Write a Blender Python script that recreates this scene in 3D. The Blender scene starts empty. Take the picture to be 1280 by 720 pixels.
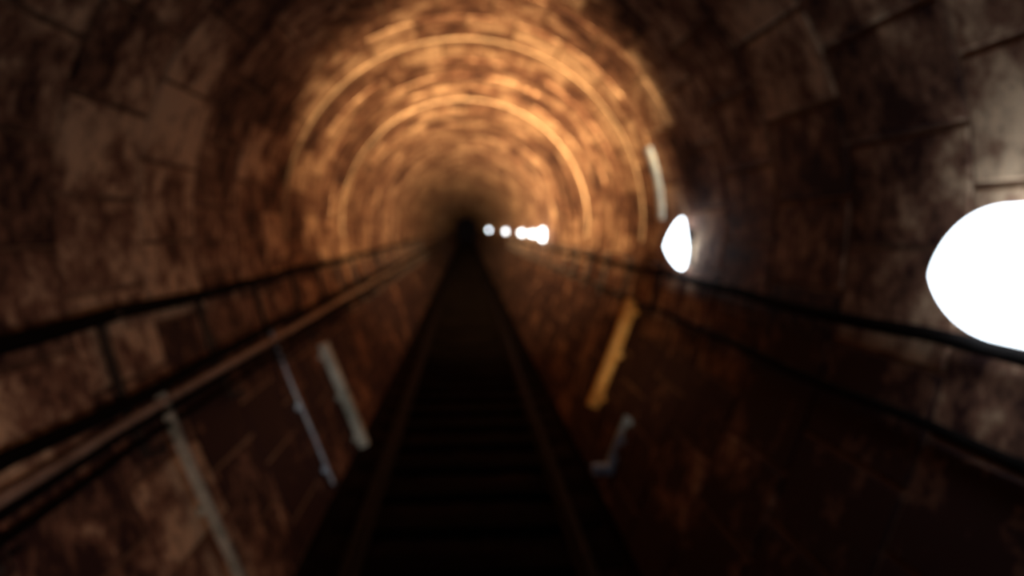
import bpy, bmesh, math, random
from mathutils import Vector, Matrix
random.seed(7)
C=bpy.context; D=bpy.data
EYE=2.0; F=900.0
Y0,Y1=-5.0,110.0

def link(o,parent=None):
    C.scene.collection.objects.link(o)
    if parent: o.parent=parent
    return o
def mesh_obj(name,bm,mat,parent=None,smooth=False):
    me=D.meshes.new(name)
    bm.to_mesh(me); bm.free(); me.materials.append(mat)
    if smooth:
        for p in me.polygons: p.use_smooth=True
    return link(D.objects.new(name,me),parent)
def empty(name,loc=(0,0,0)):
    e=D.objects.new(name,None); e.location=loc; e.empty_display_size=.1
    return link(e)

# ---------- materials ----------
def grime_mat(name,c1,c2,c3,rough=.8,s1=1.3,s2=9,s3=30,block=False,bump=.4,contrast=1.0,metal=0,spec=.3,w3=(.45,.35,.2),blk=.2):
    m=D.materials.new(name); m.use_nodes=True; nt=m.node_tree; n=nt.nodes; l=nt.links
    b=n['Principled BSDF']; b.inputs['Roughness'].default_value=rough; b.inputs['Metallic'].default_value=metal
    b.inputs['Specular IOR Level'].default_value=spec
    tc=n.new('ShaderNodeTexCoord')
    def noise(s,d=5,r=.6):
        t=n.new('ShaderNodeTexNoise'); t.inputs['Scale'].default_value=s; t.inputs['Detail'].default_value=d
        t.inputs['Roughness'].default_value=r; l.new(tc.outputs['Object'],t.inputs['Vector']); return t
    a=noise(s1); bb=noise(s2,4,.7); cc=noise(s3,3,.7)
    def mth(op,x,y):
        k=n.new('ShaderNodeMath'); k.operation=op
        for i,v in enumerate((x,y)):
            if isinstance(v,(int,float)): k.inputs[i].default_value=v
            else: l.new(v,k.inputs[i])
        return k.outputs[0]
    s=mth('ADD',mth('MULTIPLY',a.outputs['Fac'],w3[0]),mth('MULTIPLY',bb.outputs['Fac'],w3[1]))
    s=mth('ADD',s,mth('MULTIPLY',cc.outputs['Fac'],w3[2]))
    if block:
        at=n.new('ShaderNodeAttribute'); at.attribute_name='blk'
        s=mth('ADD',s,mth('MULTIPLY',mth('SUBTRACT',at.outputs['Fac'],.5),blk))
    r=n.new('ShaderNodeValToRGB'); e=r.color_ramp.elements
    w=.14/contrast
    e[0].position=.5-w; e[0].color=(*c1,1); e[1].position=.5+w; e[1].color=(*c3,1)
    k=e.new(.5); k.color=(*c2,1)
    l.new(s,r.inputs['Fac']); l.new(r.outputs['Color'],b.inputs['Base Color'])
    bp=n.new('ShaderNodeBump'); bp.inputs['Strength'].default_value=bump; bp.inputs['Distance'].default_value=.02
    l.new(s,bp.inputs['Height']); l.new(bp.outputs['Normal'],b.inputs['Normal'])
    return m
M_line=grime_mat('lining_concrete',(.04,.013,.012),(.27,.135,.085),(.82,.58,.38),block=True,contrast=1.6,s1=1.7,s2=5,s3=15,w3=(.38,.4,.22),blk=.08,bump=.2)
M_back=grime_mat('joint_mortar',(.06,.03,.02),(.2,.11,.07),(.38,.25,.16))
M_rib=grime_mat('rib_steel',(.14,.1,.06),(.36,.26,.17),(.65,.5,.34),rough=.65,s2=6)
M_ribpale=grime_mat('galvanised_foot',(.22,.27,.25),(.5,.56,.52),(.8,.86,.8),rough=.6,contrast=1.6)
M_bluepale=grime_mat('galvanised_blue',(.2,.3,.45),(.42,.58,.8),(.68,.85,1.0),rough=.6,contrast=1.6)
M_ochre=grime_mat('ochre_paint',(.5,.2,.05),(.85,.43,.12),(.98,.65,.25),rough=.6,contrast=1.4)
M_cable=grime_mat('cable_rubber',(.003,.002,.002),(.005,.004,.004),(.010,.007,.006),rough=.9,spec=.05)
M_pipe=grime_mat('conduit_pale',(.2,.13,.1),(.42,.3,.24),(.6,.45,.36),rough=.6)
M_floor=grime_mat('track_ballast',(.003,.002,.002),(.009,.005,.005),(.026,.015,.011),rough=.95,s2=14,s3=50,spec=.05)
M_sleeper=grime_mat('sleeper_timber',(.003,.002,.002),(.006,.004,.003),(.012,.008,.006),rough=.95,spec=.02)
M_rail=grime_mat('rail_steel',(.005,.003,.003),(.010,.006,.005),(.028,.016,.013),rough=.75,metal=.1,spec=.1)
M_dark=grime_mat('fixture_iron',(.01,.008,.008),(.025,.02,.02),(.05,.045,.04),rough=.6)
def emis(name,c,s):
    m=D.materials.new(name); m.use_nodes=True; b=m.node_tree.nodes['Principled BSDF']
    b.inputs['Base Color'].default_value=(.8,.8,.8,1)
    b.inputs['Emission Color'].default_value=(*c,1); b.inputs['Emission Strength'].default_value=s
    return m

# ---------- tunnel profile (relative to eye) ----------
low=[(0.05,1.6),(-.3,1.575),(-.7,1.48),(-1.13,1.33),(-1.55,1.165),(-2.0,1.0)]
def wallx(z):
    if z>=.05: return math.sqrt(max(0,1.6**2-(z-.05)**2))
    for (z0,x0),(z1,x1) in zip(low,low[1:]):
        if z>=z1: return x0+(x1-x0)*(z-z0)/(z1-z0)
    return 1.0
pts=[]
for i in range(24): 
    z=-2.0+(2.05)*i/24; pts.append(Vector((-wallx(z),z)))
for i in range(61):
    a=math.pi-math.pi*i/60; pts.append(Vector((1.6*math.cos(a),.05+1.6*math.sin(a))))
for i in range(24):
    z=.05-2.05*(i+1)/24; pts.append(Vector((wallx(z),z)))
cum=[0]
for a,b in zip(pts,pts[1:]): cum.append(cum[-1]+(b-a).length)
L=cum[-1]
def prof(s,off=0.0):
    s=min(max(s,0),L)
    for i in range(len(cum)-1):
        if s<=cum[i+1]+1e-9:
            t=(s-cum[i])/(cum[i+1]-cum[i]); p=pts[i].lerp(pts[i+1],t)
            j0=max(i-1,0); j1=min(i+2,len(pts)-1)
            d=(pts[j1]-pts[j0]).normalized(); nrm=Vector((d.y,-d.x)) # inward
            q=p+nrm*off
            return (q.x,q.y+EYE)
# lining blocks
bm=bmesh.new(); lay=bm.faces.layers.float.new('blkf')
RING=.72; NS=23; seg=L/NS
k=0; y=Y0
G=.003
while y<Y1:
    shift=(seg/2 if k%2 else 0)
    for i in range(-1,NS):
        s0=max(i*seg+shift,0)+G; s1=min((i+1)*seg+shift,L)-G
        if s1-s0<.03: continue
        off=random.uniform(0,.005); v=random.random()
        mx,mz=prof((s0+s1)/2); mz-=EYE
        if mz<-.45:   # shade outside the beam, put into the colour of the lower courses
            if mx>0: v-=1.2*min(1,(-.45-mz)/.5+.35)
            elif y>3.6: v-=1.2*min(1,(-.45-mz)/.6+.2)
        sub=4; ya=y+G; yb=y+RING-G
        bev=.014
        rows=[]
        for (yy,o) in ((ya,-.015),(ya+.004,off-bev),(ya+bev,off),(yb-bev,off),(yb-.004,off-bev),(yb,-.015)):
            row=[]
            oe=max(o-bev,-.015) if o>=0 else o
            ss=[(s0,-.015),(s0+.004,oe)]
            for j in range(sub+1): ss.append((s0+bev+(s1-s0-2*bev)*j/sub,o))
            ss+= [(s1-.004,oe),(s1,-.015)]
            for (s,oo) in ss:
                q=prof(s,oo); row.append(bm.verts.new((q[0],yy,q[1])))
            rows.append(row)
        for r0,r1 in zip(rows,rows[1:]):
            for j in range(len(r0)-1):
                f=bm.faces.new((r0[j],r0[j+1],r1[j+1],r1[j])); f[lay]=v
    y+=RING; k+=1
me=D.meshes.new('tunnel_lining'); 
bl=[f[lay] for f in bm.faces]
bm.to_mesh(me); bm.free(); me.materials.append(M_line)
at=me.attributes.new('blk','FLOAT','FACE'); at.data.foreach_set('value',bl)
lin=link(D.objects.new('tunnel_lining',me))
bm=bmesh.new(); N=80; ra=[];rb=[]
for yy,rr in ((Y0,ra),(Y1,rb)):
    for i in range(N+1):
        q=prof(L*i/N,-.010); rr.append(bm.verts.new((q[0],yy,q[1])))
for i in range(N): bm.faces.new((ra[i],ra[i+1],rb[i+1],rb[i]))
mesh_obj('mortar_backing',bm,M_back,lin)

def rib(y,name,s_from,s_to,w=.06,t=.05,mat=M_rib,parent=None,off=.0):
    bm=bmesh.new(); n=max(8,int((s_to-s_from)/.07)); prev=None
    for i in range(n+1):
        s=s_from+(s_to-s_from)*i/n
        a=prof(s,off); b=prof(s,off+t)
        ring=[bm.verts.new((a[0],y-w/2,a[1])),bm.verts.new((b[0],y-w/2,b[1])),bm.verts.new((b[0],y+w/2,b[1])),bm.verts.new((a[0],y+w/2,a[1]))]
        if prev:
            for j in range(4): bm.faces.new((prev[j],prev[(j+1)%4],ring[(j+1)%4],ring[j]))
        else: bm.faces.new(ring)
        prev=ring
    bm.faces.new(prev[::-1])
    return mesh_obj(name,bm,mat,parent)
def s_at(z,right=False):
    idx=min(range(24),key=lambda i:abs(pts[i].y-z)); s=cum[idx]
    return L-s if right else s
for y,t in ((6.45,.016),(9.4,.02)):
    rib(y,'tunnel_rib',s_at(-.1),L-s_at(-.1),w=.06,t=t,parent=lin)
def stanchion(name,y,z0,z1,right,mat,w=.07,t=.05,off=.03):
    e=empty(name); 
    a,b=sorted((s_at(z0,right),s_at(z1,right)))
    rib(y,'post',a,b,w=w,t=t,mat=mat,parent=e,off=off)
    for f in (.1,.5,.9):
        s=a+(b-a)*f
        rib(y,'fixing_plate',s-.02,s+.02,w=w*1.4,t=off+.01,mat=mat,parent=e,off=-.005)
    return e
stanchion('cable_stanchion',3.35,-.72,-1.95,False,M_ribpale,w=.04,t=.04)
stanchion('cable_stanchion',6.5,-1.05,-2.0,False,M_ribpale,w=.10,t=.08)
stanchion('cable_stanchion',5.3,-.75,-1.9,False,M_bluepale,w=.03,t=.015)
stanchion('cable_stanchion',6.1,-.62,-1.55,True,M_ochre,w=.10,t=.09)
e=stanchion('cable_stanchion',5.15,-1.38,-1.78,True,M_bluepale,w=.05,t=.035)
bm=bmesh.new(); bmesh.ops.create_cube(bm,size=1); 
bmesh.ops.scale(bm,verts=bm.verts,vec=(.24,.08,.07)); bmesh.ops.bevel(bm,geom=bm.edges,offset=.008,segments=2,affect='EDGES')
bmesh.ops.translate(bm,verts=bm.verts,vec=(1.04,5.15,EYE-1.78))
mesh_obj('foot_bracket',bm,M_bluepale,e)

# ---------- cables ----------
def cable(name,right,ratio,rad,mat,off=.07,sag=.012,period=1.6,wob=.006,yend=100):
    z=-.01
    while True:
        x=wallx(z)-off
        if -z>=ratio*x: break
        z-=.005
    sx=1 if right else -1
    cu=D.curves.new(name,'CURVE'); cu.dimensions='3D'; cu.bevel_depth=rad; cu.bevel_resolution=4
    sp=cu.splines.new('POLY'); P=[]; y=-4.0; ph=random.random()
    while y<yend:
        u=((y/period+ph)%1.0); zz=z-sag*4*u*(1-u)+wob*math.sin(y*1.7+ph*9)
        P.append((sx*(x+wob*math.sin(y*2.3+ph*5)),y,EYE+zz)); y+=.16 if y<20 else 1.0
    sp.points.add(len(P)-1)
    for p,q in zip(sp.points,P): p.co=(*q,1)
    cu.materials.append(mat); return link(D.objects.new(name,cu))
cable('power_cable',False,.243,.032,M_cable)
cable('power_cable',False,.50,.028,M_cable,off=.09)
cable('wall_conduit',False,.570,.022,M_pipe,off=.06,sag=.002)
cable('signal_cable',False,.600,.016,M_cable,off=.07)
cable('signal_cable',False,.655,.014,M_cable,off=.06)
cable('power_cable',True,.228,.026,M_cable)
cable('signal_cable',True,.425,.018,M_cable,off=.05)
hang=empty('cable_hangers')
def hanger(y,right,z0,z1):
    a,b=sorted((s_at(z0,right),s_at(z1,right)))
    rib(y,'strap',a,b,w=.05,t=.02,mat=M_dark,parent=hang,off=.006)
    for z in (z0-.02,z1+.06):
        s=s_at(z,right)
        rib(y,'hook',s-.012,s+.012,w=.03,t=.1,mat=M_dark,parent=hang,off=.006)
y=.9
while y<26:
    hanger(y,False,-.36,-1.0)
    if y>4.5 : hanger(y+.35,True,-.3,-.68)
    y+=1.1

# ---------- floor, sleepers, rails ----------
bm=bmesh.new(); nx=24; ny=260; g=[]
for j in range(ny+1):
    yy=Y0+(Y1-Y0)*(j/ny)**1.6; row=[]
    for i in range(nx+1):
        xx=-1.08+2.16*i/nx
        row.append(bm.verts.new((xx,yy,random.uniform(-.03,.0)-.16+ (abs(xx)>.8)*.06)))
    g.append(row)
for j in range(ny):
    for i in range(nx): bm.faces.new((g[j][i],g[j][i+1],g[j+1][i+1],g[j+1][i]))
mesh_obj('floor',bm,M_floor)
bm=bmesh.new(); y=Y0+.3
while y<Y1-1:
    m=Matrix.Translation((random.uniform(-.01,.01),y,-.17))@Matrix.Diagonal((1.94,.24,.14,1))
    bmesh.ops.create_cube(bm,size=1,matrix=m); y+=.65
tr=empty('railway_track')
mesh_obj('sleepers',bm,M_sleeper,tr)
rp=[(-.06,-.1),(.06,-.1),(.06,-.088),(.012,-.075),(.012,-.02),(.034,-.012),(.034,.012),(.028,.016),(-.028,.016),(-.034,.012),(-.034,-.012),(-.012,-.02),(-.012,-.075),(-.06,-.088)]
for sx in (-.72,.72):
    bm=bmesh.new(); A=[bm.verts.new((sx+p[0],Y0,p[1])) for p in rp]; B=[bm.verts.new((sx+p[0],Y1,p[1])) for p in rp]
    for i in range(len(rp)): bm.faces.new((A[i],A[(i+1)%len(rp)],B[(i+1)%len(rp)],B[i]))
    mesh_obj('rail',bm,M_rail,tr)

# ---------- lamps ----------
def lamp(px,strength,h=.36,dep=.15,wid=.26,pw=1.0,taper=0,ex=2.0):
    zrel=-.09*1.45; xw=wallx(zrel)
    xc=xw-.1; y=F*xc/(px-583)
    e=empty('tunnel_wall_lamp',(xw-.02,y,EYE+zrel))
    bm=bmesh.new(); bmesh.ops.create_cube(bm,size=1,matrix=Matrix.Diagonal((.05,wid*.8,h*.8,1)))
    bmesh.ops.bevel(bm,geom=bm.edges,offset=.02,segments=3,affect='EDGES'); mesh_obj('back_box',bm,M_dark,e)
    bm=bmesh.new(); nr=20; ns=48; rings=[]
    for i in range(nr):
        t=i/nr; rad=(1-t**1.6)**pw; row=[]
        for j in range(ns):
            a=2*math.pi*j/ns; ca,sa=math.cos(a),math.sin(a)
            zz=math.copysign(abs(sa)**(2/ex),sa)*rad; yy=math.copysign(abs(ca)**(2/ex),ca)*rad
            if zz>0: yy*=(1-taper*zz); zz*=(1+taper*.5)
            row.append(bm.verts.new((-.03-dep*t,yy*wid/2,zz*h/2)))
        rings.append(row)
    tip=bm.verts.new((-.03-dep,0,0))
    for r0,r1 in zip(rings,rings[1:]):
        for j in range(ns): bm.faces.new((r0[j],r0[(j+1)%ns],r1[(j+1)%ns],r1[j]))
    for j in range(ns): bm.faces.new((rings[-1][j],rings[-1][(j+1)%ns],tip))
    bm.faces.new(rings[0][::-1])
    mesh_obj('glass_dome',bm,emis('lamp_glow',(.80,.91,1.0),strength),e,True)
    return e
lamp(1283,5,h=.40,dep=.26,wid=.40,pw=.95,ex=3.4)
lamp(848,7,h=.33,dep=.13,wid=.26,pw=.9,taper=.5)
SR=L-cum[24]
rib(5.75,'glare_strip',SR-.62,SR-.02,w=.09,t=.03,mat=M_bluepale,off=.012,parent=lin)  # pale strip shaped as the lamp's glare streak on the wall
for px,s,h in ((677,8,.26),(665,7,.15),(652,7,.17),(632,8,.16),(611,12,.24)): lamp(px,s,h=h,dep=.13,wid=.25,pw=.6)

# ---------- lights ----------
def spot(name,loc,target,energy,ang,blend,col,rad=.06):
    l=D.lights.new(name,'SPOT'); l.energy=energy; l.spot_size=math.radians(ang); l.spot_blend=blend; l.color=col; l.shadow_soft_size=rad
    o=link(D.objects.new(name,l)); o.location=loc
    o.rotation_euler=(Vector(target)-Vector(loc)).to_track_quat('-Z','Y').to_euler(); return o
WC=(1,.62,.30)
spot('train_headlight',(0.0,-.2,EYE+.2),(.22,10,EYE+.62),10000,30,.7,WC)
spot('train_headlight',(0.1,-.2,EYE+.2),(.3,10,EYE+.55),36000,21,1,WC)
spot('train_headlight',(-0.1,-.2,EYE+.2),(.38,10,EYE+.40),66000,12,1,WC)
spot('post_fill',(.3,-.3,EYE-.4),(1.33,6.1,EYE-1.1),360,11,1,(1,.68,.36))  # unseen spot added to brighten the ochre post
spot('post_fill',(-.3,-.3,EYE-.4),(-1.15,6.0,EYE-1.6),130,14,1,(.95,.9,.8))  # second added spot, lifts the pale posts on the left
spot('left_wall_fill',(-.35,-.5,EYE-.5),(-1.45,2.2,EYE-1.1),72,58,1,(1,.60,.43),.1)  # unseen fill added to lighten the lower left wall
p=D.lights.new('near_fill','POINT'); p.energy=1.25; p.color=(1,.48,.30); p.shadow_soft_size=.1  # dim warm fill added behind the camera to brown the near walls
o=link(D.objects.new('near_fill',p)); o.location=(-.2,-.5,EYE+.2)
w=D.worlds.new('w'); C.scene.world=w; w.use_nodes=True
w.node_tree.nodes['Background'].inputs[0].default_value=(.02,.012,.01,1); w.node_tree.nodes['Background'].inputs[1].default_value=.1

# ---------- camera ----------
cam=D.cameras.new('camera'); cam.sensor_width=36; cam.lens=36*F/1280; cam.clip_start=.02; cam.clip_end=300
co=link(D.objects.new('camera',cam)); co.location=(0,0,EYE)
yaw=math.atan(57/F); pitch=math.atan(75/F)
co.rotation_euler=(math.pi/2-pitch,0,-yaw)
cam.dof.use_dof=True; cam.dof.focus_distance=.45; cam.dof.aperture_fstop=3.6
C.scene.camera=co
C.scene.view_settings.view_transform='Standard'
